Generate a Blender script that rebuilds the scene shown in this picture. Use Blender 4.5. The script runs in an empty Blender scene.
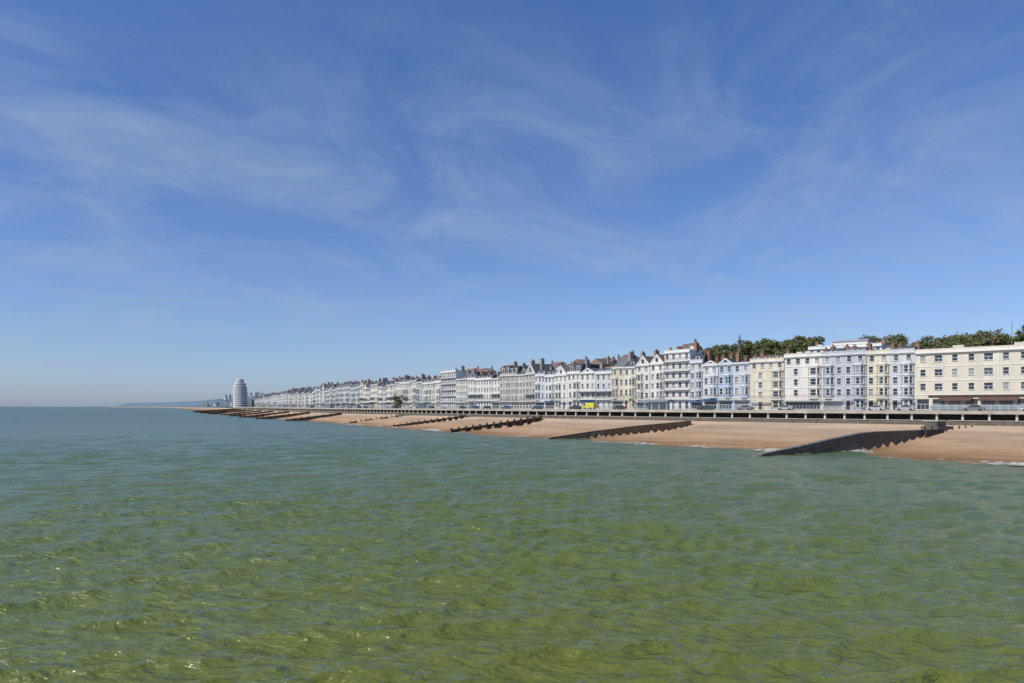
import bpy, bmesh, math, random
import numpy as np
from mathutils import Vector
R=random.Random(7)
NR=np.random.RandomState(5)
F=683.0; CAMH=8.0; HOR=406.5
scene=bpy.context.scene
scene.view_settings.view_transform='Standard'
scene.view_settings.look='None'
scene.view_settings.exposure=0

# ---------------------------------------------------------------- materials
MC={}
def newmat(name):
    m=bpy.data.materials.new(name); m.use_nodes=True
    return m, m.node_tree, m.node_tree.nodes['Principled BSDF']
def mat(name,col,rough=.8,var=.18,scale=.6,stretch=(1,1,.35),bump=0,spec=.3,metal=0):
    if name in MC: return MC[name]
    m,nt,b=newmat(name)
    b.inputs['Roughness'].default_value=rough
    b.inputs['Specular IOR Level'].default_value=spec
    b.inputs['Metallic'].default_value=metal
    g=nt.nodes.new('ShaderNodeNewGeometry')
    mp=nt.nodes.new('ShaderNodeMapping'); mp.inputs['Scale'].default_value=stretch
    nt.links.new(g.outputs['Position'],mp.inputs['Vector'])
    n=nt.nodes.new('ShaderNodeTexNoise'); n.inputs['Scale'].default_value=scale
    n.inputs['Detail'].default_value=6; n.inputs['Roughness'].default_value=.65
    nt.links.new(mp.outputs[0],n.inputs['Vector'])
    r=nt.nodes.new('ShaderNodeMapRange')
    r.inputs['From Min'].default_value=.3; r.inputs['From Max'].default_value=.7
    r.inputs['To Min'].default_value=1-var; r.inputs['To Max'].default_value=1+var*.6
    nt.links.new(n.outputs['Fac'],r.inputs['Value'])
    mx=nt.nodes.new('ShaderNodeVectorMath'); mx.operation='SCALE'
    mx.inputs[0].default_value=col[:3]
    nt.links.new(r.outputs[0],mx.inputs['Scale'])
    nt.links.new(mx.outputs[0],b.inputs['Base Color'])
    if bump:
        bp=nt.nodes.new('ShaderNodeBump'); bp.inputs['Strength'].default_value=bump
        bp.inputs['Distance'].default_value=.1
        nt.links.new(n.outputs['Fac'],bp.inputs['Height'])
        nt.links.new(bp.outputs[0],b.inputs['Normal'])
    MC[name]=m
    return m
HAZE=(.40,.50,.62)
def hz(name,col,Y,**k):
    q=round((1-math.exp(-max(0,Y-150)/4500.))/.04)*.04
    c=[col[i]*(1-q)+HAZE[i]*q for i in range(3)]  # aerial haze painted into the base colour, growing with distance
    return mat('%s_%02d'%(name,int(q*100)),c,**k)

# ---------------------------------------------------------------- mesh builder
class MB:
    def __init__(s): s.v=[];s.f=[];s.m=[];s.mats=[]
    def mi(s,m):
        if m not in s.mats: s.mats.append(m)
        return s.mats.index(m)
    def prism(s,pts,vec,m):
        i=s.mi(m); n=len(pts); b=len(s.v)
        s.v+= [tuple(p) for p in pts]+[(p[0]+vec[0],p[1]+vec[1],p[2]+vec[2]) for p in pts]
        s.f.append(tuple(range(b,b+n))); s.f.append(tuple(range(b+2*n-1,b+n-1,-1)))
        for k in range(n):
            k2=(k+1)%n
            s.f.append((b+k,b+n+k,b+n+k2,b+k2))
        s.m+=[i]*(n+2)
    def box(s,fr,a0,a1,b0,b1,z0,z1,m):
        if a1-a0<1e-4 or z1-z0<1e-4: return
        s.prism([W(fr,a0,b0,z0),W(fr,a1,b0,z0),W(fr,a1,b1,z0),W(fr,a0,b1,z0)],(0,0,z1-z0),m)
    def plan(s,fr,pts,z0,z1,m):
        s.prism([W(fr,a,b,z0) for a,b in pts],(0,0,z1-z0),m)
    def prof(s,fr,a0,a1,bz,m):
        p=[W(fr,a0,b,z) for b,z in bz]; q=W(fr,a1,0,0); o=W(fr,a0,0,0)
        s.prism(p,(q[0]-o[0],q[1]-o[1],0),m)
    def profb(s,fr,b0,b1,az,m):
        p=[W(fr,a,b0,z) for a,z in az]; q=W(fr,0,b1,0); o=W(fr,0,b0,0)
        s.prism(p,(q[0]-o[0],q[1]-o[1],0),m)
    def cyl(s,x,y,z0,z1,r0,r1,m,n=8):
        i=s.mi(m); b=len(s.v)
        for z,r in((z0,r0),(z1,r1)):
            for k in range(n):
                a=2*math.pi*k/n; s.v.append((x+r*math.cos(a),y+r*math.sin(a),z))
        s.f.append(tuple(range(b+n-1,b-1,-1))); s.f.append(tuple(range(b+n,b+2*n)))
        for k in range(n):
            k2=(k+1)%n; s.f.append((b+k,b+k2,b+n+k2,b+n+k))
        s.m+=[i]*(n+2)
    def tube(s,p0,p1,r0,r1,m,n=6):
        p0=Vector(p0);p1=Vector(p1); d=(p1-p0).normalized()
        u=d.orthogonal().normalized(); w=d.cross(u); i=s.mi(m); b=len(s.v)
        for p,r in((p0,r0),(p1,r1)):
            for k in range(n):
                a=2*math.pi*k/n; s.v.append(tuple(p+u*(r*math.cos(a))+w*(r*math.sin(a))))
        s.f.append(tuple(range(b+n-1,b-1,-1))); s.f.append(tuple(range(b+n,b+2*n)))
        for k in range(n):
            k2=(k+1)%n; s.f.append((b+k,b+k2,b+n+k2,b+n+k))
        s.m+=[i]*(n+2)
    def obj(s,name,parent=None,recalc=True):
        if not s.f: return None
        me=bpy.data.meshes.new(name); me.from_pydata(s.v,[],s.f)
        for m in s.mats: me.materials.append(m)
        me.polygons.foreach_set('material_index',s.m)
        if recalc:
            bm=bmesh.new(); bm.from_mesh(me); bmesh.ops.recalc_face_normals(bm,faces=bm.faces); bm.to_mesh(me); bm.free()
        me.update()
        o=bpy.data.objects.new(name,me); scene.collection.objects.link(o)
        if parent: o.parent=parent
        return o
def W(fr,a,b,z):
    ox,oy,tx,ty=fr
    return (ox+a*tx-b*ty, oy+a*ty+b*tx, z)
def empty(name):
    e=bpy.data.objects.new(name,None); scene.collection.objects.link(e); return e
def group(name,parts):
    e=empty(name)
    for k,mb in parts.items(): mb.obj(k,e)
    return e

# ---------------------------------------------------------------- coast line (building frontage), metres
CP=[(370,-60),(300,5),(225,72),(155,136),(124,163),(104,181),(60,223),(11.6,285),(-38,362),(-105,470),(-180,610),(-290,840),(-380,1040),(-470,1240),(-700,1700),(-1300,2800),(-2500,4900),(-4100,7000),(-6000,9500)]
pts=[]
for i in range(1,len(CP)-2):
    p0,p1,p2,p3=[np.array(CP[j],float) for j in (i-1,i,i+1,i+2)]
    d=np.linalg.norm(p2-p1); d0=np.linalg.norm(p1-p0); d2=np.linalg.norm(p3-p2)
    m1=(p2-p0)/(d+d0)*d; m2=(p3-p1)/(d+d2)*d
    n=max(8,int(d/1.5)) if d<400 else int(d/15)
    for t in np.linspace(0,1,n,endpoint=False):
        pts.append((2*t**3-3*t**2+1)*p1+(t**3-2*t**2+t)*m1+(-2*t**3+3*t**2)*p2+(t**3-t**2)*m2)
C=np.array(pts); CS=np.concatenate([[0],np.cumsum(np.linalg.norm(np.diff(C,axis=0),axis=1))])
T=np.gradient(C,CS,axis=0); T/=np.linalg.norm(T,axis=1)[:,None]
def at(s):
    x=np.interp(s,CS,C[:,0]); y=np.interp(s,CS,C[:,1]); tx=np.interp(s,CS,T[:,0]); ty=np.interp(s,CS,T[:,1])
    n=math.hypot(tx,ty); return x,y,tx/n,ty/n
def s_of(px):      # station where the frontage crosses an image pixel column
    k=(px-512)/F; r=C[:,0]-k*C[:,1]; idx=np.where((C[:,1]>60)&(r<0))[0][0]
    t=r[idx-1]/(r[idx-1]-r[idx]); return CS[idx-1]+t*(CS[idx]-CS[idx-1])
def so(x,y):
    d=(C[:,0]-x)**2+(C[:,1]-y)**2; i=int(np.argmin(d))
    return CS[i],(x-C[i,0])*(-T[i,1])+(y-C[i,1])*T[i,0]
def wat(s):
    return np.interp(s,[0,229,247,273,314,402,562,800,1150,1473,1987,4000],[95,89,87,82,76,64,55,60,80,92,80,60])+1.2*np.sin(s/9.)+1.0*np.sin(s/4.1+1)
PROM=32.0; SE=1500.0

GROY=[((40,110.5),(84,136)),((9,168),(47,180)),((-19,214),(10,227)),((-46,266),(-18,272)),((-76,321),(-48,331))]
for s in (560,625,690,760,840,930,1030,1140,1260,1380):
    x,y,tx,ty=at(s-14); x2,y2,tx2,ty2=at(s-2)
    w=float(wat(s))+10
    GROY.append(((x2-w*ty2,y2+w*tx2),(x-36*ty,y+36*tx)))
def hillh(s,d):
    t=np.clip((d-16)/95.,0,1); t=t*t*(3-2*t)
    H=np.interp(s,[0,200,330,420,500,1500,2500,8000],[24,23.0,26,24,21,22,34,34])
    return 6.6+H*t+1.2*np.sin(s/37.+d/31.)*t
def ground_z(s,o,x,y):
    w=wat(s)
    if o>PROM-.3:
        u=(w-o)/(w-PROM)
        if u<0: z=-3*min(1.5,(-u))*1.2-.02
        else:
            z=4.0*(u**.85)
            z+=.22*math.sin(u*9+s/30.)*min(1,u*4)*(1-u)
            z+=.10*math.sin(s/6.3)*u*(1-u)*4
        for (a,b) in GROY[:5]:
            dx,dy=b[0]-a[0],b[1]-a[1]; L=math.hypot(dx,dy); dx/=L;dy/=L
            q=((x-a[0])*dx+(y-a[1])*dy)/L; e=(x-a[0])*dy-(y-a[1])*dx  # e>0 : near/right side
            if -.2<q<1.1:
                wd=max(0,min(1,(1.1-q)*3))*min(1,(q+.2)*4)
                if e>0: z-=1.7*math.exp(-e/7.)*wd*min(1,e/.8+.6)
                else: z+=.5*math.exp(e/9.)*wd*min(1,-e/1.)*(1 if u>0 else 0)
        return z
    if o>25.4: return 4.0
    if o>-.5: return 6.5
    return float(hillh(s,-o))

# terrain -------------------------------------------------------------
def terrain():
    ss=list(np.arange(0,180,3))+list(np.arange(180,420,.8))+list(np.arange(420,720,1.6))+list(np.arange(720,1500,6))+list(np.arange(1500,CS[-1],60))
    inl=[31.8,25.6,25.3,0,-1,-12,-22,-32,-44,-58,-74,-92,-112,-135,-165,-200,-260,-340,-450]
    V=[];U=[]
    nb=46
    for s in ss:
        x,y,tx,ty=at(s); w=float(wat(s))
        os_=[w+90,w+40,w+20,w+10,w+5,w+2]+list(np.linspace(w,32.4,nb))+inl
        for o in os_:
            X=x-o*ty;Y=y+o*tx
            if s>1500:
                if o>32: z=np.interp(o,[32,w,w+90],[3,0,-8])
                elif o>0: z=4
                else: z=float(hillh(s,-o))
            elif o>w+19: z=-4-(o-w)*.03
            else: z=ground_z(s,o,X,Y)
            V.append((X,Y,z)); U.append((s,o))
    m=len(os_); n=len(ss)
    Fc=[]
    for i in range(n-1):
        for j in range(m-1):
            a=i*m+j; Fc.append((a,a+m,a+m+1,a+1))
    me=bpy.data.meshes.new('ground'); me.from_pydata(V,[],Fc)
    uv=me.uv_layers.new(name='coast')
    li=np.zeros(len(me.loops),dtype=np.int32); me.loops.foreach_get('vertex_index',li)
    uv.data.foreach_set('uv',np.array(U,dtype=np.float32)[li].ravel())
    me.polygons.foreach_set('use_smooth',[True]*len(Fc))
    o=bpy.data.objects.new('ground',me); scene.collection.objects.link(o)
    me2,nt,b=newmat('shingle_beach_and_hillside'); me.materials.append(me2)
    L=nt.links.new; N=nt.nodes.new
    b.inputs['Roughness'].default_value=.9; b.inputs['Specular IOR Level'].default_value=.15
    u=N('ShaderNodeUVMap'); u.uv_map='coast'
    sep=N('ShaderNodeSeparateXYZ'); g=N('ShaderNodeNewGeometry'); L(g.outputs['Position'],sep.inputs[0])
    sepu=N('ShaderNodeSeparateXYZ'); L(u.outputs[0],sepu.inputs[0])
    def noise(src,scale,st,det=6,rg=.6):
        mp=N('ShaderNodeMapping'); mp.inputs['Scale'].default_value=st; L(src,mp.inputs[0])
        n=N('ShaderNodeTexNoise'); n.inputs['Scale'].default_value=scale; n.inputs['Detail'].default_value=det; n.inputs['Roughness'].default_value=rg
        L(mp.outputs[0],n.inputs['Vector']); return n.outputs['Fac']
    n1=noise(u.outputs[0],.35,(.1,1,1))      # tide lines along the shore
    n2=noise(g.outputs['Position'],3.,(1,1,1),8,.75)     # pebbles
    n3=noise(g.outputs['Position'],.07,(1,1,1),4)
    wz=N('ShaderNodeMath'); wz.operation='MULTIPLY_ADD'; L(n1,wz.inputs[0]); wz.inputs[1].default_value=2.0; L(sep.outputs[2],wz.inputs[2])
    cr=N('ShaderNodeValToRGB'); e=cr.color_ramp.elements
    mr=N('ShaderNodeMapRange'); mr.inputs['From Min'].default_value=.4; mr.inputs['From Max'].default_value=5.4; L(wz.outputs[0],mr.inputs[0])
    L(mr.outputs[0],cr.inputs[0])
    e[0].position=0; e[0].color=(.16,.105,.055,1); e[1].position=1; e[1].color=(.54,.42,.30,1)
    for p,c in((.15,(.25,.145,.07,1)),(.24,(.36,.22,.12,1)),(.42,(.50,.335,.20,1)),(.54,(.41,.275,.17,1)),(.60,(.49,.34,.22,1)),(.70,(.43,.31,.21,1)),(.78,(.56,.41,.28,1))):
        q=e.new(p); q.color=c
    sc=N('ShaderNodeMapRange'); sc.inputs['From Min'].default_value=.25; sc.inputs['From Max'].default_value=.75; sc.inputs['To Min'].default_value=.60; sc.inputs['To Max'].default_value=1.28; L(n2,sc.inputs[0])
    sc3=N('ShaderNodeMapRange'); sc3.inputs['From Min'].default_value=.3; sc3.inputs['From Max'].default_value=.7; sc3.inputs['To Min'].default_value=.82; sc3.inputs['To Max'].default_value=1.12; L(n3,sc3.inputs[0])
    mm=N('ShaderNodeMath'); mm.operation='MULTIPLY'; L(sc.outputs[0],mm.inputs[0]); L(sc3.outputs[0],mm.inputs[1])
    vs=N('ShaderNodeVectorMath'); vs.operation='SCALE'; L(cr.outputs[0],vs.inputs[0]); L(mm.outputs[0],vs.inputs['Scale'])
    hr=N('ShaderNodeValToRGB'); L(n3,hr.inputs[0]); hr.color_ramp.elements[0].position=.35; hr.color_ramp.elements[0].color=(.045,.06,.025,1); hr.color_ramp.elements[1].position=.65; hr.color_ramp.elements[1].color=(.10,.11,.05,1)
    far_haze=N('ShaderNodeMapRange'); far_haze.inputs['From Min'].default_value=700; far_haze.inputs['From Max'].default_value=3500; L(sep.outputs[1],far_haze.inputs[0])
    fm=N('ShaderNodeMix'); fm.data_type='RGBA'; L(far_haze.outputs[0],fm.inputs['Factor']); L(hr.outputs[0],fm.inputs['A']); fm.inputs['B'].default_value=(.13,.19,.25,1)  # bluish distance haze painted into the far hillside colour
    isb=N('ShaderNodeMath'); isb.operation='GREATER_THAN'; L(sepu.outputs[1],isb.inputs[0]); isb.inputs[1].default_value=20
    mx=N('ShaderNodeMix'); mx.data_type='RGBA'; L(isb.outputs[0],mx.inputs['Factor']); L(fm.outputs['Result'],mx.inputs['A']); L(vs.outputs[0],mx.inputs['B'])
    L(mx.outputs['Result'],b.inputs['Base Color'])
    bp=N('ShaderNodeBump'); bp.inputs['Strength'].default_value=.6; bp.inputs['Distance'].default_value=.15; L(n2,bp.inputs['Height']); L(bp.outputs[0],b.inputs['Normal'])
terrain()

# sea -----------------------------------------------------------------
def sea():
    r=[3.0]
    while r[-1]<14: r.append(r[-1]*1.02)
    while r[-1]<220: r.append(r[-1]*1.0038)
    while r[-1]<40000: r.append(r[-1]*1.012)
    r=np.array(r); na=900
    an=np.linspace(-math.radians(60),math.radians(60),na)
    Rr,A=np.meshgrid(r,an,indexing='ij')
    X=Rr*np.sin(A); Y=Rr*np.cos(A); Z=np.zeros_like(X); DX=np.zeros_like(X);DY=np.zeros_like(X)
    rs=np.random.RandomState(11)
    nw=120
    lam=np.exp(rs.uniform(math.log(.42),math.log(5.5),nw))
    sp=np.maximum(Rr*.0042,.05)
    gust=.9+.25*np.sin(X/23.+1.3*np.sin(Y/31.))*np.sin(Y/27.+X/60.)
    for l in lam:
        th=math.radians(-90+10)+rs.normal(0,.30 if l>1.6 else .6)
        k=2*math.pi/l; ph=rs.uniform(0,6.28)
        slope=.038 if l<2.6 else .038*(2.6/l)**1.0
        amp=slope/k
        fade=np.clip((l/sp-2.4)/3.,0,1)
        a=k*(X*math.cos(th)+Y*math.sin(th))+ph
        am=amp*fade*gust
        Z+=am*np.cos(a); DX-=am*math.cos(th)*np.sin(a)*.9; DY-=am*math.sin(th)*np.sin(a)*.9
    co=np.stack([X+DX,Y+DY,Z],-1).reshape(-1,3).astype(np.float32)
    nr=len(r)
    idx=np.arange(nr*na).reshape(nr,na)
    q=np.stack([idx[:-1,:-1],idx[:-1,1:],idx[1:,1:],idx[1:,:-1]],-1).reshape(-1,4)
    me=bpy.data.meshes.new('sea'); me.vertices.add(len(co)); me.vertices.foreach_set('co',co.ravel())
    me.loops.add(q.size); me.loops.foreach_set('vertex_index',q.ravel().astype(np.int32))
    me.polygons.add(len(q)); me.polygons.foreach_set('loop_start',np.arange(0,q.size,4,dtype=np.int32))
    try: me.polygons.foreach_set('loop_total',np.full(len(q),4,dtype=np.int32))
    except Exception: pass
    me.polygons.foreach_set('use_smooth',np.ones(len(q),dtype=bool))
    me.update(calc_edges=True)
    if me.polygons[0].normal.z<0: me.flip_normals()
    o=bpy.data.objects.new('sea',me); scene.collection.objects.link(o)
    m,nt,b=newmat('sea_water'); me.materials.append(m)
    L=nt.links.new; N=nt.nodes.new
    g=N('ShaderNodeNewGeometry')
    ln=N('ShaderNodeVectorMath'); ln.operation='LENGTH'; L(g.outputs['Position'],ln.inputs[0])
    def noise(scale,el,det=5,rg=.6,dist=0,rot=0):
        mp=N('ShaderNodeMapping'); mp.vector_type='TEXTURE'; mp.inputs['Scale'].default_value=(el,1,1); mp.inputs['Rotation'].default_value=(0,0,math.radians(rot)); L(g.outputs['Position'],mp.inputs[0])
        n=N('ShaderNodeTexNoise'); n.inputs['Scale'].default_value=scale; n.inputs['Detail'].default_value=det; n.inputs['Roughness'].default_value=rg; n.inputs['Distortion'].default_value=dist
        L(mp.outputs[0],n.inputs['Vector']); return n.outputs['Fac']
    big=noise(.025,3,4)
    lg=N('ShaderNodeMath'); lg.operation='LOGARITHM'; L(ln.outputs['Value'],lg.inputs[0]); lg.inputs[1].default_value=10
    mr=N('ShaderNodeMapRange'); mr.inputs['From Min'].default_value=1.3; mr.inputs['From Max'].default_value=2.5; L(lg.outputs[0],mr.inputs[0])
    ad=N('ShaderNodeMath'); ad.operation='MULTIPLY_ADD'; L(big,ad.inputs[0]); ad.inputs[1].default_value=.35; L(mr.outputs[0],ad.inputs[2])
    sb=N('ShaderNodeMath'); sb.operation='SUBTRACT'; L(ad.outputs[0],sb.inputs[0]); sb.inputs[1].default_value=.17
    cr=N('ShaderNodeValToRGB'); L(sb.outputs[0],cr.inputs[0]); e=cr.color_ramp.elements
    e[0].position=0; e[0].color=(.125,.145,.028,1); e[1].position=1; e[1].color=(.085,.140,.085,1)
    q=e.new(.3); q.color=(.115,.148,.045,1); q=e.new(.65); q.color=(.098,.145,.068,1)
    L(cr.outputs[0],b.inputs['Base Color'])
    rr=N('ShaderNodeMapRange'); rr.inputs['From Min'].default_value=1.2; rr.inputs['From Max'].default_value=2.8; rr.inputs['To Min'].default_value=.06; rr.inputs['To Max'].default_value=.28; L(lg.outputs[0],rr.inputs[0])
    L(rr.outputs[0],b.inputs['Roughness'])
    b.inputs['IOR'].default_value=1.333; b.inputs['Specular IOR Level'].default_value=.5
    h1=noise(1.0,2.8,3,.55,.2,8); h2=noise(2.8,2.2,3,.55,.3,-12); h3=noise(8.,1.8,3,.6,.3,20)
    m1=N('ShaderNodeMath'); m1.operation='MULTIPLY_ADD'; L(h2,m1.inputs[0]); m1.inputs[1].default_value=.42; L(h1,m1.inputs[2])
    m2=N('ShaderNodeMath'); m2.operation='MULTIPLY_ADD'; L(h3,m2.inputs[0]); m2.inputs[1].default_value=.12; L(m1.outputs[0],m2.inputs[2])
    bp=N('ShaderNodeBump'); bp.inputs['Strength'].default_value=1.; bp.inputs['Distance'].default_value=.5
    L(m2.outputs[0],bp.inputs['Height']); L(bp.outputs[0],b.inputs['Normal'])
sea()

# surf ----------------------------------------------------------------
def surf():
    V=[];Fc=[];n=0
    for s in np.arange(0,1200,1.2):
        x,y,tx,ty=at(s)
        w=float(wat(s)); 
        os_=np.linspace(w-14,w+6,21); zz=[ground_z(s,o,x-o*ty,y+o*tx) for o in os_]
        k=max([i for i in range(21) if zz[i]>.12] or [0]); oo=os_[k]
        for dd,z in((-.6,.30),(.8,.16),(2.2+.8*math.sin(s/5),.13),(3.6+1.2*math.sin(s/7.7),.10)):
            o=oo+dd; V.append((x-o*ty,y+o*tx,max(z,ground_z(s,o,x-o*ty,y+o*tx)+.05)))
        if n:
            a=4*(n-1)
            for j in range(3): Fc.append((a+j,a+4+j,a+5+j,a+1+j))
        n+=1
    me=bpy.data.meshes.new('surf_foam'); me.from_pydata(V,[],Fc)
    o=bpy.data.objects.new('surf_foam',me); scene.collection.objects.link(o)
    m,nt,b=newmat('foam'); me.materials.append(m); L=nt.links.new; N=nt.nodes.new
    b.inputs['Base Color'].default_value=(.6,.6,.55,1); b.inputs['Roughness'].default_value=.7
    g=N('ShaderNodeNewGeometry'); n1=N('ShaderNodeTexNoise'); n1.inputs['Scale'].default_value=.9; n1.inputs['Detail'].default_value=8; n1.inputs['Roughness'].default_value=.7; L(g.outputs['Position'],n1.inputs['Vector'])
    n2=N('ShaderNodeTexNoise'); n2.inputs['Scale'].default_value=.06; n2.inputs['Detail'].default_value=2; L(g.outputs['Position'],n2.inputs['Vector'])
    a=N('ShaderNodeMath'); a.operation='MULTIPLY_ADD'; L(n2.outputs['Fac'],a.inputs[0]); a.inputs[1].default_value=.9; L(n1.outputs['Fac'],a.inputs[2])
    r=N('ShaderNodeMapRange'); r.inputs['From Min'].default_value=.98; r.inputs['From Max'].default_value=1.15; L(a.outputs[0],r.inputs[0])
    L(r.outputs[0],b.inputs['Alpha'])
surf()

# ---------------------------------------------------------------- promenade
conc=mat('concrete',(.42,.40,.35),bump=.3)
concl=mat('pale_concrete',(.58,.55,.48))
concd=mat('stained_concrete',(.14,.12,.10),var=.45,scale=.9,stretch=(1,1,1),bump=.5)
concg=mat('grey_capping',(.20,.18,.15),var=.35,scale=.9,stretch=(1,1,1))
asph=mat('asphalt',(.05,.05,.052),var=.2)
pave=mat('paving',(.36,.34,.31))
whitep=mat('white_paint',(.78,.77,.74),var=.06)
railm=mat('rail_paint',(.10,.13,.14),rough=.5)
def sweep(name,profile,s0,s1,m,step=6,parent=None,closed=True):
    ss=np.arange(s0,s1+.1,step); V=[];Fc=[];n=len(profile)
    for s in ss:
        x,y,tx,ty=at(s)
        for o,z in profile: V.append((x-o*ty,y+o*tx,z))
    for i in range(len(ss)-1):
        for j in range(n if closed else n-1):
            j2=(j+1)%n; Fc.append((i*n+j,(i+1)*n+j,(i+1)*n+j2,i*n+j2))
    if closed: Fc.append(tuple(range(n))); Fc.append(tuple(range(len(V)-n,len(V))))
    me=bpy.data.meshes.new(name); me.from_pydata(V,[],Fc); me.materials.append(m)
    bm=bmesh.new(); bm.from_mesh(me); bmesh.ops.recalc_face_normals(bm,faces=bm.faces); bm.to_mesh(me); bm.free()
    o=bpy.data.objects.new(name,me); scene.collection.objects.link(o)
    if parent: o.parent=parent
    return o
def rect(o0,o1,z0,z1): return [(o0,z0),(o1,z0),(o1,z1),(o0,z1)]
sweep('road',rect(5.52,18,6.55,6.9),0,SE,asph)
sweep('road_markings',rect(11.7,11.85,6.9,6.906),0,SE,whitep)
sweep('pavement',rect(-1.2,5.5,6.55,7.03),0,SE,pave)
pe=empty('promenade')
sweep('deck',rect(18.02,32.2,6.42,7.03),0,SE,pave,parent=pe)
sweep('deck_edge',rect(32.21,32.55,6.38,7.10),0,SE,mat('weathered_edge',(.42,.39,.33),var=.3,scale=.35),parent=pe)
sweep('lower_walkway',rect(26.3,31.5,3.6,4.3),0,SE,conc,parent=pe)
sweep('back_wall',rect(25.4,26.28,3.6,6.41),0,SE,concd,parent=pe)
sweep('lower_parapet',rect(31.52,32.0,2.2,4.95),0,SE,concd,parent=pe)
sweep('parapet_coping',rect(31.45,32.1,4.952,5.07),0,SE,conc,parent=pe)
mb=MB(); rl=MB()
s=2
while s<SE:
    fr=at(s); mb.box((fr[0],fr[1],fr[2],fr[3]),-.2,.2,31.6,32.0,5.07,6.41,concl)
    s+=4.6 if s<700 else 9
s=0
while s<900:
    fr=at(s); rl.box(fr,-.04,.04,32.3,32.38,7.12,8.12,railm); s+=2.2
mb.obj('columns',pe)
fe=empty('promenade_railing')
rl.obj('posts',fe)
for i,z in enumerate((7.40,7.72,8.08)):
    sweep('rail_%d'%i,rect(32.31,32.37,z,z+.06),0,SE,railm,parent=fe)

# groynes ---------------------------------------------------------------
wood=mat('weathered_timber',(.05,.038,.028),var=.45,scale=1.5,stretch=(1,1,1))
woodl=mat('dry_timber',(.12,.09,.065),var=.4,scale=1.5,stretch=(1,1,1))
wetw=mat('wet_timber',(.14,.10,.065),var=.5,scale=.9,stretch=(1,1,1),bump=.5)
def groyne(a,b,i):
    ax,ay=a;bx,by=b; L=math.hypot(bx-ax,by-ay); fr=(ax,ay,(bx-ax)/L,(by-ay)/L)
    wall=MB();post=MB()
    if i==0:
        prof=[(0,.2),(.18,1.15),(.35,2.2),(.52,3.1),(.6,3.25),(1,3.35)]
    elif i==1: prof=[(0,.2),(.3,1.7),(.6,2.9),(1,4.1)]
    else: prof=[(0,.6),(.5,2.5),(1,4.5)]
    tz=lambda q: float(np.interp(q,[p[0] for p in prof],[p[1] for p in prof]))
    th=[.45,.4][i] if i<2 else .16
    for j in range(len(prof)-1):
        a0=prof[j][0]*L;a1=prof[j+1][0]*L
        m=[concd,wetw][i] if i<2 else wood
        wall.profb(fr,-th,th,[(a0,-3),(a1,-3),(a1,prof[j+1][1]),(a0,prof[j][1])],m)
        wall.profb(fr,-th-.08,th+.08,[(a0,prof[j][1]+.004),(a1,prof[j+1][1]+.004),(a1,prof[j+1][1]+.14),(a0,prof[j][1]+.14)],[concg,woodl][min(i,1)])
    q=0; st=2.4 if i<5 else 4
    while q<=L:
        z=tz(q/L); h=.75
        if i>1:
            post.box(fr,q-.17,q+.17,-.5,-.17,-3,z+h,wood)
            post.box(fr,q-.15,q+.15,.17,.45,-3,z+h*.8,wood)
        elif i==1 : post.box(fr,q-.12,q+.12,-.55,-th-.005,-3,z-.05,wetw)
        q+=st
    if i<2:
        for dz in(.55,1.2):
            for j in range(len(prof)-1):
                a0=prof[j][0]*L;a1=prof[j+1][0]*L
                wall.profb(fr,-th-.1,-th-.004,[(a0,prof[j][1]-dz-.12),(a1,prof[j+1][1]-dz-.12),(a1,prof[j+1][1]-dz+.1),(a0,prof[j][1]-dz+.1)],woodl)
    group('groyne',{'planks':wall,'posts':post})
for i,(a,b) in enumerate(GROY): groyne(a,b,i)

# outfall shelter at the head of the near groyne
g=MB(); fr=(84,137,.87,.49)
g.box(fr,0,5,-1.5,2,1.5,4.0,concd); g.box(fr,.4,3.6,-1.0,1.5,4.0,5.0,concd); g.box(fr,.2,3.9,-1.3,1.8,5.0,5.25,conc)
for k in range(5): g.box(fr,5+k*.5,5.5+k*.5,-1.2,1.6,1.5,3.7-k*.22,conc)
g.box(fr,-6,0,-2.6,-2.2,1.5,3.5,wood); g.box(fr,5.,12,-2.6,-2.3,1.5,3.1,wood)
for k in range(8): g.box(fr,-5.8+k*2.4,-5.6+k*2.4,-2.2,-2.0,1.0,4.1,wood)
group('outfall_shelter',{'walls':g})

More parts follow.
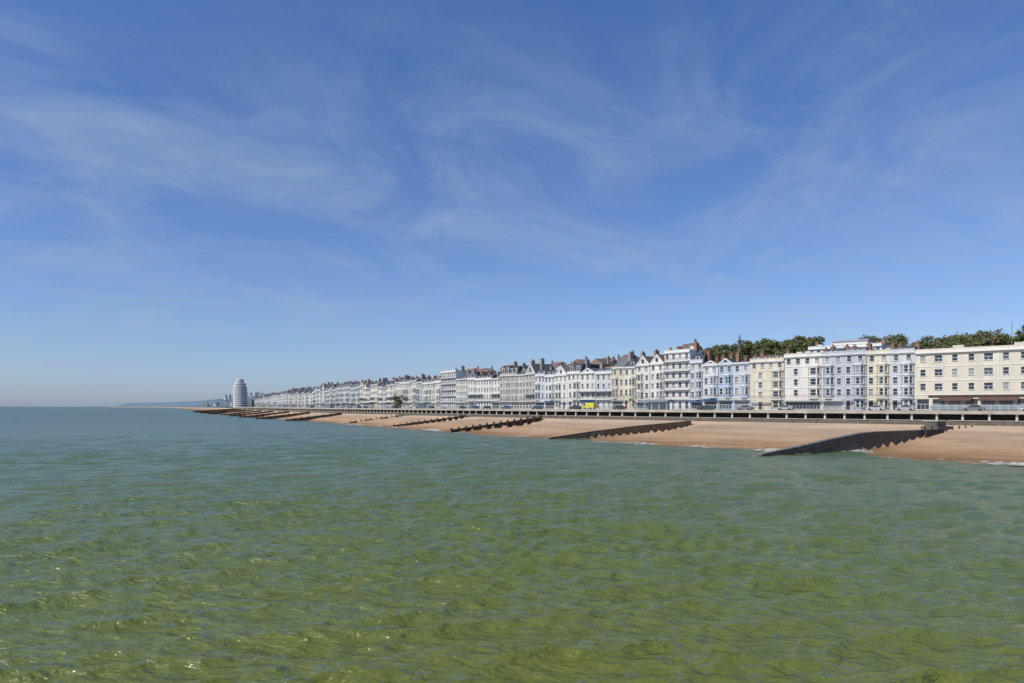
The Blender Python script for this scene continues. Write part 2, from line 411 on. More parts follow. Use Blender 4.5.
# ---------------------------------------------------------------- buildings
def glassmats(Y):
    return [hz('glass_dark',(.03,.04,.055),Y,rough=.12,spec=.6,var=.3),hz('glass_mid',(.09,.105,.125),Y,rough=.15,spec=.6,var=.3),hz('glass_curtain',(.34,.33,.31),Y,rough=.4,var=.2),hz('glass_dark',(.03,.04,.055),Y)]
def parts(): return {k:MB() for k in('walls','windows','trim','roof','balcony','chimneys','door')}
def window(P,fr,c,w,zs,zh,Y,tm,near,surround=True):
    gm=R.choice(glassmats(Y))
    P['windows'].box(fr,c-w/2,c+w/2,-.29,-.2,zs,zh,gm)
    if near:
        t=.07
        P['windows'].box(fr,c-w/2,c-w/2+t,-.199,-.13,zs,zh,tm); P['windows'].box(fr,c+w/2-t,c+w/2,-.199,-.13,zs,zh,tm)
        P['windows'].box(fr,c-w/2+t,c+w/2-t,-.199,-.12,(zs+zh)/2-.04,(zs+zh)/2+.04,tm)
        P['windows'].box(fr,c-w/2+t,c+w/2-t,-.199,-.13,zh-t,zh,tm)
        if w>1.5:
            for k in range(1,int(w/.9)):
                a=c-w/2+w*k/int(w/.9); P['windows'].box(fr,a-.04,a+.04,-.199,-.14,zs,(zs+zh)/2-.04,tm)
    P['trim'].box(fr,c-w/2-.12,c+w/2+.12,.003,.16,zs-.14,zs-.002,tm)
    if surround:
        P['trim'].box(fr,c-w/2-.15,c+w/2+.15,.003,.13,zh+.002,zh+.2,tm)
        if near:
            P['trim'].box(fr,c-w/2-.14,c-w/2-.004,.003,.07,zs,zh,tm); P['trim'].box(fr,c+w/2+.004,c+w/2+.14,.003,.07,zs,zh,tm)
def storey(P,fr,L,zb,h,cols,sill,head,wm,tm,Y,near,surround=True):
    zs=zb+sill*h; zh=zb+head*h
    P['walls'].box(fr,0,L,-.3,0,zb,zs,wm); P['walls'].box(fr,0,L,-.3,0,zh,zb+h,wm)
    a=0
    for c,w in cols:
        P['walls'].box(fr,a,c-w/2,-.3,0,zs,zh,wm); a=c+w/2
        window(P,fr,c,w,zs,zh,Y,tm,near,surround)
    P['walls'].box(fr,a,L,-.3,0,zs,zh,wm)
def balc(P,fr,a0,a1,b0,b1,z,tm,rm,near,canopy=None):
    P['balcony'].box(fr,a0,a1,b0,b1,z-.12,z+.08,tm)
    P['balcony'].box(fr,a0,a1,b1-.06,b1,z+.95,z+1.02,rm)
    st=.33 if near else 1.
    n=int((a1-a0)/st)
    for k in range(n+1):
        a=a0+.02+(a1-a0-.04)*k/n; P['balcony'].box(fr,a-.02,a+.02,b1-.05,b1-.01,z+.08,z+.95,rm)
    P['balcony'].box(fr,a0,a0+.04,b0,b1-.07,z+.95,z+1.02,rm); P['balcony'].box(fr,a1-.04,a1,b0,b1-.07,z+.95,z+1.02,rm)
    if canopy:
        P['balcony'].prof(fr,a0,a1,[(b0,z+3.0),(b0,z+2.85),(b1,z+2.45),(b1,z+2.53)],canopy)
        for k in range(3):
            a=a0+.04+(a1-a0-.08)*k/2; P['balcony'].box(fr,a-.03,a+.03,b1-.1,b1-.04,z+1.03,z+2.5,rm)
def chimney(P,fr,a,b,z0,z1,Y,w=.5,d=1.6):
    bm_=hz('chimney_brick',R.choice([(.30,.17,.11),(.36,.30,.22),(.24,.15,.11)]),Y)
    P['chimneys'].box(fr,a-w,a+w,b-d/2,b+d/2,z0,z1,bm_); P['chimneys'].box(fr,a-w-.1,a+w+.1,b-d/2-.1,b+d/2+.1,z1+.002,z1+.2,bm_)
    pm=hz('chimney_pot',(.36,.19,.11),Y)
    for k in range(3):
        x,y,_=W(fr,a,b-d/2+.35+k*(d-.7)/2,0); P['chimneys'].cyl(x,y,z1+.2,z1+.85,.15,.12,pm,6)
def house(name,fr,L,z0,zt,nfl,wcol,rcol,Y,style='bay',roof='mansard',rh=2.5,tcol=(.74,.725,.68),depth=12,shop=False,near=True,canopy=False,flip=False,chim=True):
    P=parts(); key='%d%d%d'%tuple(int(c*99) for c in wcol)
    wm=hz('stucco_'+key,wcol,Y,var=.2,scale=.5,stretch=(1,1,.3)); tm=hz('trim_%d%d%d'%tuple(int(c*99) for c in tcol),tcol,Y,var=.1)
    rm=hz('slate_%d%d%d'%tuple(int(c*99) for c in rcol),rcol,Y,var=.35,scale=1.2,stretch=(1,1,1)); dk=hz('iron',(.05,.055,.06),Y); wr=tm
    e=.012
    P['walls'].box(fr,e,L-e,-depth,-.32,z0,zt,wm)
    H=zt-z0; g=1.12; hs=[H*g/(nfl-1+g)]+[H/(nfl-1+g)]*(nfl-1)
    z=z0
    bw=min(3.6,L*.52); cx=(bw/2+.35) if not flip else L-bw/2-.35
    p=.95
    for i,h in enumerate(hs):
        lastf=i==nfl-1
        if i==0 and shop:
            storey(P,fr,L,z,h,[(L/2,L-1.)],.12,.72,wm,tm,Y,near,False)
            P['trim'].box(fr,.1,L-.1,.003,.3,z+.74*h,z+.92*h,R.choice([tm,hz('fascia_blue',(.1,.2,.35),Y),hz('fascia_dark',(.05,.05,.06),Y),tm]))
        elif style=='bay' and not lastf:
            a0=cx-bw/2;a1=cx+bw/2;c=.8
            q=[((a0,0),(a0+c,p)),((a0+c,p),(a1-c,p)),((a1-c,p),(a1,0))]
            for (u0,v0),(u1,v1) in q:
                x0,y0,_=W(fr,u0,v0,0);x1,y1,_=W(fr,u1,v1,0); l=math.hypot(x1-x0,y1-y0)
                f2=(x0,y0,(x1-x0)/l,(y1-y0)/l)
                storey(P,f2,l,z,h,[(l/2,l*.66 if l<1.5 else l*.78)],.27,.84,wm,tm,Y,near,False)
            P['trim'].plan(fr,[(a0-.12,.01),(a0+c-.06,p+.14),(a1-c+.06,p+.14),(a1+.12,.01)],z+h-.16,z+h+.1,tm)
            if not flip: lo,hi=a1,L
            else: lo,hi=0,a0
            P['walls'].box(fr,a0,a1,-.3,-.05,z,z+h,wm)
            fx=W(fr,lo,0,0); f3=(fx[0],fx[1],fr[2],fr[3])
            w=min(1.1,(hi-lo)*.5)
            if i==0:
                storey(P,f3,hi-lo,z,h,[((hi-lo)/2,w)],.05,.8,wm,tm,Y,near)
                P['door'].box(f3,(hi-lo)/2-w/2+.05,(hi-lo)/2+w/2-.05,-.199,-.12,z+.05*h,z+.62*h,hz('door_paint',R.choice([(.05,.06,.1),(.12,.04,.035),(.04,.12,.1)]),Y))
            else: storey(P,f3,hi-lo,z,h,[((hi-lo)/2,w)],.27,.82,wm,tm,Y,near)
        else:
            n=max(2,int(round(L/2.5))); cols=[((k+.5)*L/n,1.15) for k in range(n)]
            s_,h_=(.3,.8) if i else (.1,.8)
            if lastf and style=='bay': h_=.78; 
            storey(P,fr,L,z,h,cols,s_,h_,wm,tm,Y,near)
        if i==1 and style in('flat','bay'):
            if style=='flat': balc(P,fr,.1,L-.1,.004,1.2,z,tm,dk,near,canopy=(dk if canopy else None))
            else: balc(P,fr,.15,L-.15,p+.15,p+.75,z,tm,dk,near)
        if i: P['trim'].box(fr,.02,L-.02,.002,.1,z-.1,z+.06,tm)
        if style=='bay' and i==nfl-2:
            balc(P,fr,cx-bw/2+.5,cx+bw/2-.5,.17,p,z+h+.22,tm,tm,near)
        if style=='deco' and i:
            balc(P,fr,.2,L-.2,.004,1.1,z,tm,dk,near)
        z+=h
    P['trim'].box(fr,.015,L-.015,.002,.5,zt-.30,zt-.02,tm); P['trim'].box(fr,.015,L-.015,.002,.28,zt-.55,zt-.302,tm)
    ph=.75 if roof in('flat','mansard') else .12
    P['trim'].box(fr,.015,L-.015,-.28,.12,zt+.002,zt+ph,wm); P['trim'].box(fr,.01,L-.01,-.34,.2,zt+ph+.002,zt+ph+.12,tm)
    if roof=='mansard':
        P['roof'].prof(fr,.25,L-.25,[(-.6,zt),(-1.7,zt+rh),(-depth+1.7,zt+rh),(-depth+.6,zt)],rm)
        nd=max(1,int(L/3.2))
        for k in range(nd):
            a=(k+.5)*L/nd
            P['roof'].box(fr,a-.75,a+.75,-2.2,-.75,zt+.3,zt+rh*.82,wr); P['roof'].box(fr,a-.85,a+.85,-2.3,-.6,zt+rh*.82+.003,zt+rh*.82+.16,rm)
            P['windows'].box(fr,a-.5,a+.5,-.749,-.70,zt+.75,zt+rh*.72,glassmats(Y)[0])
    elif roof=='flat':
        P['roof'].box(fr,.3,L-.3,-depth+.3,-.35,zt+.002,zt+.2,rm)
        for k in range(2): 
            a=R.uniform(1,L-1.5); P['roof'].box(fr,a-.8,a+.8,-7-2*k,-5-2*k,zt+.2,zt+R.uniform(1.2,2.2),wm)
        for side in(0,1):
            P['walls'].box(fr,L*side*.999-(.3 if side else -.02),L*side*.999+(-.02 if side else .3),-depth,-.36,zt+.002,zt+.6,wm)
    elif roof=='pitch':
        P['roof'].prof(fr,.05,L-.05,[(.15,zt+.13),(-depth/2,zt+rh),(-depth,zt+.1)],rm)
        if R.random()<.6:
            a=L/2; P['roof'].box(fr,a-.8,a+.8,-4,-1.4,zt+.4,zt+rh*.62,wr); P['roof'].profb(fr,-4.2,-1.2,[(a-1,zt+rh*.62),(a,zt+rh*.9),(a+1,zt+rh*.62)],rm)
            P['windows'].box(fr,a-.5,a+.5,-1.399,-1.35,zt+.8,zt+rh*.55,glassmats(Y)[0])
    elif roof=='gable':
        P['walls'].profb(fr,-.3,-.01,[(.1,zt+.13),(L/2,zt+rh-.1),(L-.1,zt+.13)],wm)
        P['roof'].profb(fr,-depth,-.31,[(.02,zt+.13),(L/2,zt+rh),(L-.02,zt+.13)],rm)
        P['trim'].profb(fr,.0,.15,[(.0,zt+.13),(L/2,zt+rh),(L,zt+.13),(L-.5,zt+.13),(L/2,zt+rh-.45),(.5,zt+.13)],tm)
        P['windows'].box(fr,L/2-.5,L/2+.5,.0,.05,zt+.6,zt+rh*.6,glassmats(Y)[0])
    if chim:
        chimney(P,fr,.2,-4,zt,zt+rh+R.uniform(.6,1.6),Y)
        if R.random()<.6: chimney(P,fr,L-.6,-8,zt,zt+rh+R.uniform(.5,1.4),Y)
    P['trim'].box(fr,L-.2,L-.1,.01,.1,z0,zt-.56,dk if R.random()<.5 else tm)
    return group(name,{k:v for k,v in P.items() if v.f})
SL=(.07,.075,.09); BR=(.17,.12,.09); GR=(.15,.15,.155)
WH=(.72,.69,.62);CR=(.68,.61,.47);YE=(.68,.63,.46);LB=(.40,.50,.64);OF=(.60,.56,.48);GY=(.44,.44,.42)
ROW=[
(915,890,352,5,'bay',[(.56,.58,.60)],SL,'mansard',1.6),
(890,866,353,5,'bay',[YE],SL,'flat',1.2),
(866,822,354,5,'bay',[(.43,.47,.53),(.46,.50,.56)],SL,'mansard',1.7),
(822,784,356,5,'bay',[WH,(.70,.66,.56)],SL,'flat',1.),
(784,750,361,5,'bay',[CR,OF],BR,'mansard',1.9),
(750,733,363,4,'bay',[(.53,.59,.67)],SL,'flat',1.),
(733,718,364,4,'bay',[LB],SL,'mansard',1.8),
(718,703,365,4,'bay',[(.62,.66,.70)],SL,'mansard',1.5),
(703,690,362,5,'bay',[(.52,.56,.62)],SL,'pitch',2.6),
(690,664,352,6,'deco',[(.66,.66,.64)],(.05,.05,.06),'flat',1.),
(664,636,364,5,'bay',[WH,(.68,.65,.58)],BR,'gable',3.4),
(636,612,368,4,'bay',[YE,(.62,.53,.38)],BR,'pitch',3.8),
(612,580,373,4,'flat',[(.60,.60,.59),WH,(.68,.67,.63)],SL,'mansard',2.),
(580,555,374,4,'bay',[WH],GR,'gable',3.6),
(555,535,376,4,'bay',[(.68,.68,.66),(.54,.57,.60)],SL,'mansard',2.4),
(535,500,375,5,'flat',[(.44,.41,.35),(.50,.46,.37),(.42,.40,.36)],(.06,.06,.06),'mansard',4.2),
(500,468,379,4,'flat',[WH,(.69,.67,.61)],SL,'mansard',2.2),
(468,456,379,5,'flat',[OF],GR,'pitch',3.5),
(456,441,372,6,'deco',[(.62,.63,.62)],GR,'flat',1.),
(441,400,382,4,'bay',[WH,OF,(.64,.63,.58),GY],GR,'mansard',2.4),
(400,360,386,4,'flat',[WH,CR,WH,OF],SL,'pitch',3.),
(360,326,389,4,'bay',[GY,(.44,.47,.50),OF],(.06,.065,.08),'mansard',3.6),
(326,312,391,4,'flat',[(.38,.40,.42),WH],SL,'mansard',4.),
(312,284,394,4,'bay',[WH,OF,GY],SL,'pitch',4.),
(284,270,397,4,'flat',[WH,(.54,.55,.55)],SL,'mansard',3.5),
(270,252,399,3,'flat',[WH,GY],SL,'pitch',4.),
]
Z0=6.9
for (p0,p1,ye,nf,st,cols,rc,rt,rh) in ROW:
    s0=s_of(p0);s1=s_of(p1); n=max(1,int(round((s1-s0)/(7.4 if st!='deco' else 13))))
    xm,ym,_,_=at((s0+s1)/2); zt=CAMH+(HOR-ye)*ym/F
    if ym>600: n=max(1,int(round((s1-s0)/11.)))
    for k in range(n):
        a=s0+(s1-s0)*k/n; b=s0+(s1-s0)*(k+1)/n
        x0,y0,_,_=at(a);x1,y1,_,_=at(b); L=math.hypot(x1-x0,y1-y0)
        col=cols[k%len(cols)] if len(cols)<=n else cols[k]
        jit=.35 if ym<380 else 1.3
        house('terraced_house' if st!='deco' else 'apartment_building',(x0,y0,(x1-x0)/L,(y1-y0)/L),L,Z0,zt+R.uniform(-jit,jit)*(n>1),nf,col,rc if R.random()<.7 else R.choice([SL,GR,BR]),ym,style=st,roof=rt if R.random()<.75 or st=='deco' else R.choice(['gable','pitch','mansard']),rh=rh*R.uniform(.9,1.1),shop=R.random()<.4,near=ym<420,canopy=R.random()<.4,flip=(k%2==1))

# cream corner block at right ------------------------------------------
def block():
    s0=s_of(915)-60; s1=s_of(915)-.05
    x0,y0,_,_=at(s0);x1,y1,_,_=at(s1); L=math.hypot(x1-x0,y1-y0); fr=(x0,y0,(x1-x0)/L,(y1-y0)/L)
    P=parts(); Y=150; wm=mat('cream_render',(.70,.64,.51),var=.16,scale=.4); tm=whitep
    zt=22.0; P['walls'].box(fr,.01,L-.01,-14,-.32,Z0,zt,wm)
    n=17; pit=L/n; z=Z0; hs=[4.1,3.66,3.66,3.66]
    for i,h in enumerate(hs):
        cols=[((k+.5)*pit,1.25 if k%3 else 1.9) for k in range(n)]
        if i==0:
            storey(P,fr,L,z,h,[((k+.5)*pit,pit-.7) for k in range(n)],.1,.74,wm,tm,Y,True,False)
        else: storey(P,fr,L,z,h,cols,.36,.8,wm,tm,Y,True,False)
        if i: P['trim'].box(fr,.02,L-.02,.002,.09,z-.08,z+.08,tm)
        z+=h
    P['trim'].box(fr,.01,L-.01,.002,.55,zt-.25,zt+.1,tm); P['walls'].box(fr,.012,L-.012,-.3,0,zt+.002,zt+.8,wm); P['trim'].box(fr,.01,L-.01,-.35,.06,zt+.802,zt+.92,tm)
    P['roof'].box(fr,.3,L-.3,-13.7,-.36,zt+.002,zt+.2,mat('roof_felt',(.12,.12,.12)))
    for a in (8,22,37,50):
        P['roof'].box(fr,a,a+2.4,-8,-5.5,zt+.2,zt+2.,wm)
    aw=mat('awning_canvas',(.13,.075,.06),var=.25)
    for a0,a1 in((L-22,L-14),(L-12.6,L-5.5)):
        P['trim'].prof(fr,a0,a1,[(.01,Z0+3.5),(.01,Z0+3.42),(2.3,Z0+2.5),(2.3,Z0+2.8)],aw)
    P['trim'].box(fr,L-24,L-3,.01,.25,Z0+3.55,Z0+4.05,mat('fascia_brown',(.09,.06,.05)))
    for k in range(12):
        a=L-24+k*1.8; P['trim'].box(fr,a,a+.07,3.5,3.57,7.03,8.3,tm)
    P['trim'].box(fr,L-24,L-4,3.5,3.57,8.3,8.38,tm); P['windows'].box(fr,L-24,L-4,3.52,3.55,7.2,8.29,mat('screen_glass',(.3,.36,.38),rough=.1))
    for a in (L-6.2,L-18,L-30): P['trim'].box(fr,a,a+.12,.01,.12,Z0+4.1,zt-.26,tm)
    group('seafront_apartment_block',{k:v for k,v in P.items() if v.f})
block()

# big white edwardian building behind the terrace
fr=(124,229,-.74,.67)
house('white_mansion_building',fr,24,8,28.6,6,(.74,.74,.72),(.3,.29,.28),235,style='flat',roof='flat',rh=1.2,near=True,chim=True)
P={'roof':MB(),'walls':MB()}
P['walls'].box(fr,5,16,-9,-2,28.8,30.6,whitep); P['roof'].prof(fr,4.6,16.4,[(-1.7,30.6),(-3.0,31.3),(-7.5,31.3),(-9.3,30.6)],mat('lead_roof',(.3,.3,.31)))
group('rooftop_pavilion',P)

# hillside houses -----------------------------------------------------
def cottage(x,y,Y,big=1.,rc=None):
    s,o=so(x,y); z=ground_z(s,o,x,y)-1.5; _,_,tx,ty=at(s)
    a=R.uniform(-.25,.25); tx,ty=tx*math.cos(a)-ty*math.sin(a),tx*math.sin(a)+ty*math.cos(a)
    L=R.uniform(8,15)*big; fr=(x,y,tx,ty); H=R.uniform(6.5,9)*big
    P={k:MB() for k in('walls','windows','roof','chimneys')}
    wc=R.choice([WH,OF,CR,(.32,.18,.13),(.55,.5,.42),(.36,.22,.16),(.6,.62,.64)]); key='%d%d%d'%tuple(int(c*99) for c in wc)
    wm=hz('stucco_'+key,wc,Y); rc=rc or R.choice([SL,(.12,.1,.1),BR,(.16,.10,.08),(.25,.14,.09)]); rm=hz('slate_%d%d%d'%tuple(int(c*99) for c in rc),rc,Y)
    P['walls'].box(fr,0,L,-8,0,z,z+H,wm); rh=R.uniform(2.2,3.8)
    if R.random()<.65:
        P['roof'].prof(fr,-.3,L+.3,[(.4,z+H),(-4,z+H+rh),(-8.4,z+H)],rm)
    else:
        P['roof'].profb(fr,-8.4,.4,[(-.3,z+H),(L/2,z+H+rh),(L+.3,z+H)],rm)
        P['walls'].profb(fr,.401,.45,[(.3,z+H+.01),(L/2,z+H+rh-.4),(L-.3,z+H+.01)],wm)
    n=int(L/2.6)
    for i in range(3):
        for k in range(n):
            c=(k+.5)*L/n; P['windows'].box(fr,c-.55,c+.55,.01,.06,z+H-2.1-2.7*i,z+H-.6-2.7*i,R.choice(glassmats(Y)))
            P['windows'].box(fr,c-.7,c+.7,.01,.14,z+H-2.28-2.7*i,z+H-2.12-2.7*i,hz('trim_737167',(.74,.725,.68),Y))
    chimney(P,fr,R.choice([.6,L-.6]),-4,z+H,z+H+rh+R.uniform(.4,1.2),Y,w=.4,d=1.3)
    group('hillside_house',P)
for i in range(150):
    s=R.uniform(300,1420) if i>60 else R.uniform(330,700); o=-R.choice([R.uniform(26,60),R.uniform(50,120)])
    x,y,tx,ty=at(s); X=x-o*ty;Y=y+o*tx; px=512+X/Y*F
    if 690<px<880 and o<-38: continue
    if px>855: continue
    if 775<px<875: continue
    cottage(X,Y,Y,1.1 if s<700 else 1.25)

# seafront liner-shaped tower ---------------------------------------
def tower():
    P={k:MB() for k in('floors','windows','roof')}; Y=1235; cx,cy=-492,1235
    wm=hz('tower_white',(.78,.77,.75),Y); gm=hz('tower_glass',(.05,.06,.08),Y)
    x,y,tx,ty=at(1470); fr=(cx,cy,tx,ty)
    def stad(l,w,o=0):
        p=[]; n=12
        for k in range(n+1):
            a=-math.pi/2-math.pi*k/n; p.append((-l/2+w/2*math.cos(a) ,w/2*math.sin(a)))
        for k in range(n+1):
            a=math.pi/2-math.pi*k/n; p.append((l/2+w/2*math.cos(a),w/2*math.sin(a)))
        return p
    z=5
    for i in range(15):
        l,w=(44,21) if i<11 else ((34,18) if i<13 else (20,12)); h=3.45
        P['windows'].plan(fr,stad(l,w-1.4),z,z+1.9,gm); P['floors'].plan(fr,stad(l,w),z+1.9,z+h,wm)
        for k in range(-5,6):
            P['floors'].box(fr,k*l/11-.7,k*l/11+.7,w/2-.8,w/2-.1,z,z+1.9,wm); P['floors'].box(fr,k*l/11-.7,k*l/11+.7,-w/2+.1,-w/2+.8,z,z+1.9,wm)
        z+=h
    P['roof'].box(fr,-5,5,-3,3,z,z+2.5,wm)
    group('seafront_tower_block',P)
tower()
for i in range(26):
    s=R.uniform(1500,3200); x,y,tx,ty=at(s); o=-R.uniform(0,120); cottage(x-o*ty,y+o*tx,y,1.6)

# trees ----------------------------------------------------------------
def trees(name,spots,cols):
    P={'foliage':MB(),'trunks':MB()}; bark=mat('bark',(.09,.07,.05))
    fm=[mat('leaf_%d'%i,c,var=.3,scale=2) for i,c in enumerate(cols)]
    V=[];Mi=[]
    for (x,y,r) in spots:
        s,o=so(x,y); z=ground_z(s,o,x,y); H=r*1.7
        P['trunks'].tube((x,y,z-1),(x,y,z+H*.55),.35,.18,bark)
        for k in range(5):
            a=R.uniform(0,6.28); P['trunks'].tube((x,y,z+H*R.uniform(.3,.5)),(x+r*.7*math.cos(a),y+r*.7*math.sin(a),z+H*R.uniform(.7,1)),.14,.04,bark,5)
        base=R.randrange(len(cols))
        for k in range(14):
            a=R.uniform(0,6.28); rr=r*R.uniform(.1,.95); cz=z+H*R.uniform(.15,1.0); lr=r*R.uniform(.2,.5)
            cx,cy=x+rr*math.cos(a),y+rr*math.sin(a)
            n=80; d=NR.normal(size=(n,3)); d/=np.linalg.norm(d,axis=1)[:,None]; c=np.array([cx,cy,cz])+d*lr*(NR.uniform(.4,1.35,size=(n,1)))*np.array([1,1,.75])
            u=d+.9*NR.normal(size=(n,3)); u=np.cross(u,NR.normal(size=(n,3))); u/=np.linalg.norm(u,axis=1)[:,None]; v=np.cross(u,d); v/=np.linalg.norm(v,axis=1)[:,None]
            sz=NR.uniform(.13,.34,size=(n,1)); u*=sz;v*=sz*.8
            V.append(np.stack([c-u-v,c+u-v,c+u+v,c-u+v],1).reshape(-1,3))
            m=(base+(R.random()<.3))%len(cols)
            Mi+= [m if R.random()<.8 else (m+1)%len(cols) for _ in range(n)]
    V=np.concatenate(V); n=len(V)//4
    f=P['foliage']; f.v=[tuple(v) for v in V]; f.f=[(4*i,4*i+1,4*i+2,4*i+3) for i in range(n)]; f.m=Mi; f.mats=fm
    e=empty(name); P['foliage'].obj('foliage',e,False); P['trunks'].obj('trunks',e)
sp=[]
for i in range(110):
    px=R.uniform(862,1110); Y=R.uniform(235,300); sp.append(((px-512)/F*Y,Y,R.uniform(2.0,4.2)))
for i in range(64):
    px=R.uniform(706,816); Y=R.uniform(275,340); sp.append(((px-512)/F*Y,Y,R.uniform(2.2,4.2)))
for i in range(20):
    px=R.uniform(400,640); Y=R.uniform(360,430); sp.append(((px-512)/F*Y,Y,R.uniform(3,4.5)))
trees('hillside_trees',sp,[(.14,.16,.055),(.10,.13,.045),(.16,.17,.07),(.17,.14,.08)])

# masts -----------------------------------------------------------------
for px,Y,zt in((957,270,38),(1012,262,40),(968,280,36)):
    m=MB(); x=(px-512)/F*Y; s,o=so(x,Y); z=ground_z(s,o,x,Y); mm=mat('mast_steel',(.25,.25,.25))
    m.cyl(x,Y,z,zt+1,.16,.06,mm); m.box((x,Y,1,0),-.7,.7,-.05,.05,zt-1.2,zt-1.1,mm); m.box((x,Y,1,0),-.5,.5,-.05,.05,zt-.6,zt-.52,mm)
    group('radio_mast',{'pole':m})
m=MB(); x,Y=100,300; bs=mat('brick_stack',(.14,.12,.10)); m.cyl(x,Y,24,36.4,1.0,.8,bs,8); m.cyl(x,Y,36.41,37.0,1.15,1.15,bs,8); m.cyl(x,Y,37.01,39.8,.55,.12,bs,8)
group('stone_monument',{'stack':m})

# cars, lamps, shelters ---------------------------------------------------
def car(s,o,col,van=False):
    x,y,tx,ty=at(s); fr=(x,y,tx,ty); P={k:MB() for k in('body','glass','wheels')}
    paint=mat('car_paint_%d%d%d'%tuple(int(c*99) for c in col),col,rough=.3,var=.02,spec=.5); gl=mat('car_glass',(.03,.035,.04),rough=.08); ty_=mat('tyre',(.03,.03,.03)); z=6.9 if o<18 else 7.03
    if van:
        side=[(-2.6,.35),(2.5,.35),(2.6,.9),(2.2,1.25),(1.7,2.15),(-2.5,2.2),(-2.6,1.9)]; cab=[(1.75,1.25),(2.12,1.3),(1.72,2.0),(1.2,2.0),(1.2,1.25)]
    else:
        side=[(-2.1,.3),(2.1,.3),(2.15,.65),(1.9,.82),(1.0,.95),(.45,1.42),(-1.1,1.46),(-1.75,1.0),(-2.1,.92),(-2.15,.6)]; cab=[(.92,.98),(.42,1.38),(-1.05,1.41),(-1.6,1.0)]
    pr=lambda L:[(a,z+h) for a,h in L]
    P['body'].profb(fr,o-.88,o+.88,pr(side),paint); P['glass'].profb(fr,o-.89,o+.89,pr(cab),gl)
    for a in(-1.35,1.35):
        for b0 in(o-.9,o+.72):
            P['wheels'].profb(fr,b0,b0+.18,[(a+.33*math.cos(t*math.pi/5),z+.33+.33*math.sin(t*math.pi/5)) for t in range(10)],ty_)
    group('parked_van' if van else 'parked_car',P)
s=150
CC=[(.5,.5,.5),(.04,.04,.05),(.6,.6,.6),(.04,.04,.05),(.05,.08,.2),(.2,.2,.22)]
while s<700:
    if R.random()<.6: car(s,R.choice([16.8,16.8,6.7]),R.choice(CC))
    s+=R.uniform(6,14)
sv=s_of(640)
car(sv+3,22,(.65,.60,.06),True)
lm=mat('lamp_post_paint',(.45,.47,.48),rough=.5)
s=160
while s<900:
    x,y,tx,ty=at(s); fr=(x,y,tx,ty); P={'post':MB(),'lantern':MB()}
    a=W(fr,0,19,0); P['post'].cyl(a[0],a[1],7.03,14.5,.09,.05,lm,8)
    P['post'].tube((a[0],a[1],14.4),W(fr,0,17.4,14.9),.04,.03,lm); P['lantern'].box(fr,-.14,.14,16.7,17.4,14.83,14.95,lm)
    group('street_lamp',P); s+=34
for px in (705,470):
    s=s_of(px); x,y,tx,ty=at(s); fr=(x,y,tx,ty); P={'posts':MB(),'roof':MB()}
    for a in(-4,-1.3,1.3,4):
        for b in(24,27): P['posts'].box(fr,a-.07,a+.07,b-.07,b+.07,7.03,9.4,whitep)
    P['posts'].box(fr,-4,4,25.45,25.55,7.03,9.3,mat('screen_glass',(.3,.36,.38),rough=.1))
    P['roof'].prof(fr,-4.6,4.6,[(23.3,9.4),(27.7,9.4),(27.7,9.5),(25.5,10.1),(23.3,9.5)],mat('shelter_roof',(.2,.25,.24)))
    group('promenade_shelter',P)

# ---------------------------------------------------------------- light
el=math.radians(47); az=math.atan2(-.82,-.57)
sd=Vector((math.sin(az)*math.cos(el),math.cos(az)*math.cos(el),math.sin(el)))
l=bpy.data.lights.new('sun','SUN'); l.energy=4.0; l.angle=math.radians(.5); l.color=(1,.93,.82)
lo=bpy.data.objects.new('sun',l); scene.collection.objects.link(lo); lo.rotation_euler=(-sd).to_track_quat('-Z','Y').to_euler()
w=bpy.data.worlds.new('sky'); scene.world=w; w.use_nodes=True; nt=w.node_tree; N=nt.nodes.new; L=nt.links.new
bg=nt.nodes['Background']; bg.inputs['Strength'].default_value=.095
sk=N('ShaderNodeTexSky'); sk.sky_type='NISHITA'; sk.sun_disc=False; sk.sun_elevation=el; sk.sun_rotation=az; sk.air_density=1.; sk.dust_density=.6; sk.ozone_density=2.5
tc=N('ShaderNodeTexCoord'); sp=N('ShaderNodeSeparateXYZ'); L(tc.outputs['Generated'],sp.inputs[0])
zz=N('ShaderNodeMath'); zz.operation='MAXIMUM'; L(sp.outputs[2],zz.inputs[0]); zz.inputs[1].default_value=0
za=N('ShaderNodeMath'); za.operation='ADD'; L(zz.outputs[0],za.inputs[0]); za.inputs[1].default_value=.14
dx=N('ShaderNodeMath'); dx.operation='DIVIDE'; L(sp.outputs[0],dx.inputs[0]); L(za.outputs[0],dx.inputs[1])
dy=N('ShaderNodeMath'); dy.operation='DIVIDE'; L(sp.outputs[1],dy.inputs[0]); L(za.outputs[0],dy.inputs[1])
cb=N('ShaderNodeCombineXYZ'); L(dx.outputs[0],cb.inputs[0]); L(dy.outputs[0],cb.inputs[1])
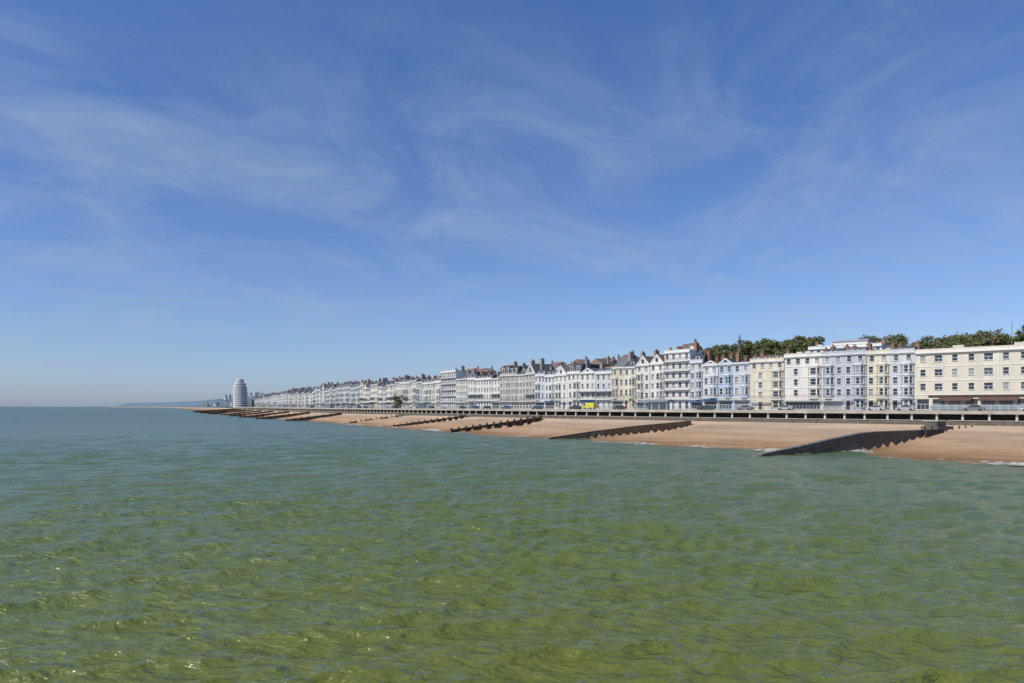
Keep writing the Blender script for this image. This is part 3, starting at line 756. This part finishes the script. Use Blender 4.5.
def cn(scale,st,rot,det,rg,dist,lo_,hi,off=0):
    mp=N('ShaderNodeMapping'); mp.vector_type='TEXTURE'; mp.inputs['Scale'].default_value=st; mp.inputs['Rotation'].default_value=(0,0,math.radians(rot)); mp.inputs['Location'].default_value=(off,off*.7,0); L(cb.outputs[0],mp.inputs[0])
    n=N('ShaderNodeTexNoise'); n.inputs['Scale'].default_value=scale; n.inputs['Detail'].default_value=det; n.inputs['Roughness'].default_value=rg; n.inputs['Distortion'].default_value=dist; L(mp.outputs[0],n.inputs['Vector'])
    r=N('ShaderNodeMapRange'); r.interpolation_type='SMOOTHSTEP'; r.inputs['From Min'].default_value=lo_; r.inputs['From Max'].default_value=hi; L(n.outputs['Fac'],r.inputs[0]); return r.outputs[0]
c1=cn(1.7,(1.15,1.0,1),55,10,.62,.9,.34,.8)
c2=cn(.7,(1.5,1,1),10,3,.5,.3,.28,.62,3.)
c3=cn(3.0,(2.2,.9,1),14,9,.62,.6,.48,.85)
m1=N('ShaderNodeMath'); m1.operation='MULTIPLY'; L(c1,m1.inputs[0]); L(c2,m1.inputs[1])
m2=N('ShaderNodeMath'); m2.operation='MULTIPLY_ADD'; L(c3,m2.inputs[0]); m2.inputs[1].default_value=.35; L(m1.outputs[0],m2.inputs[2])
m3=N('ShaderNodeMath'); m3.operation='MULTIPLY'; m3.use_clamp=True; L(m2.outputs[0],m3.inputs[0]); m3.inputs[1].default_value=.58
tr=N('ShaderNodeValToRGB'); L(zz.outputs[0],tr.inputs[0]); te=tr.color_ramp.elements
te[0].position=0; te[0].color=(.80,.97,1.5,1); te[1].position=.55; te[1].color=(.66,.99,1.46,1)
q=te.new(.08); q.color=(.83,.97,1.32,1); q=te.new(.3); q.color=(.76,.94,1.31,1)
tint=N('ShaderNodeMix'); tint.data_type='RGBA'; tint.blend_type='MULTIPLY'; tint.inputs['Factor'].default_value=1; L(sk.outputs[0],tint.inputs['A']); L(tr.outputs[0],tint.inputs['B'])
mx=N('ShaderNodeMix'); mx.data_type='RGBA'; L(m3.outputs[0],mx.inputs['Factor']); L(tint.outputs['Result'],mx.inputs['A']); mx.inputs['B'].default_value=(3.7,4.7,6.5,1)
L(mx.outputs['Result'],bg.inputs['Color'])

cam=bpy.data.cameras.new('camera'); co=bpy.data.objects.new('camera',cam); scene.collection.objects.link(co)
co.location=(0,0,CAMH); co.rotation_euler=(math.pi/2,0,0); cam.sensor_width=36; cam.clip_end=60000; cam.clip_start=.5
cam.lens=36*F/1024; cam.shift_y=(HOR-341.5)/1024
scene.camera=co
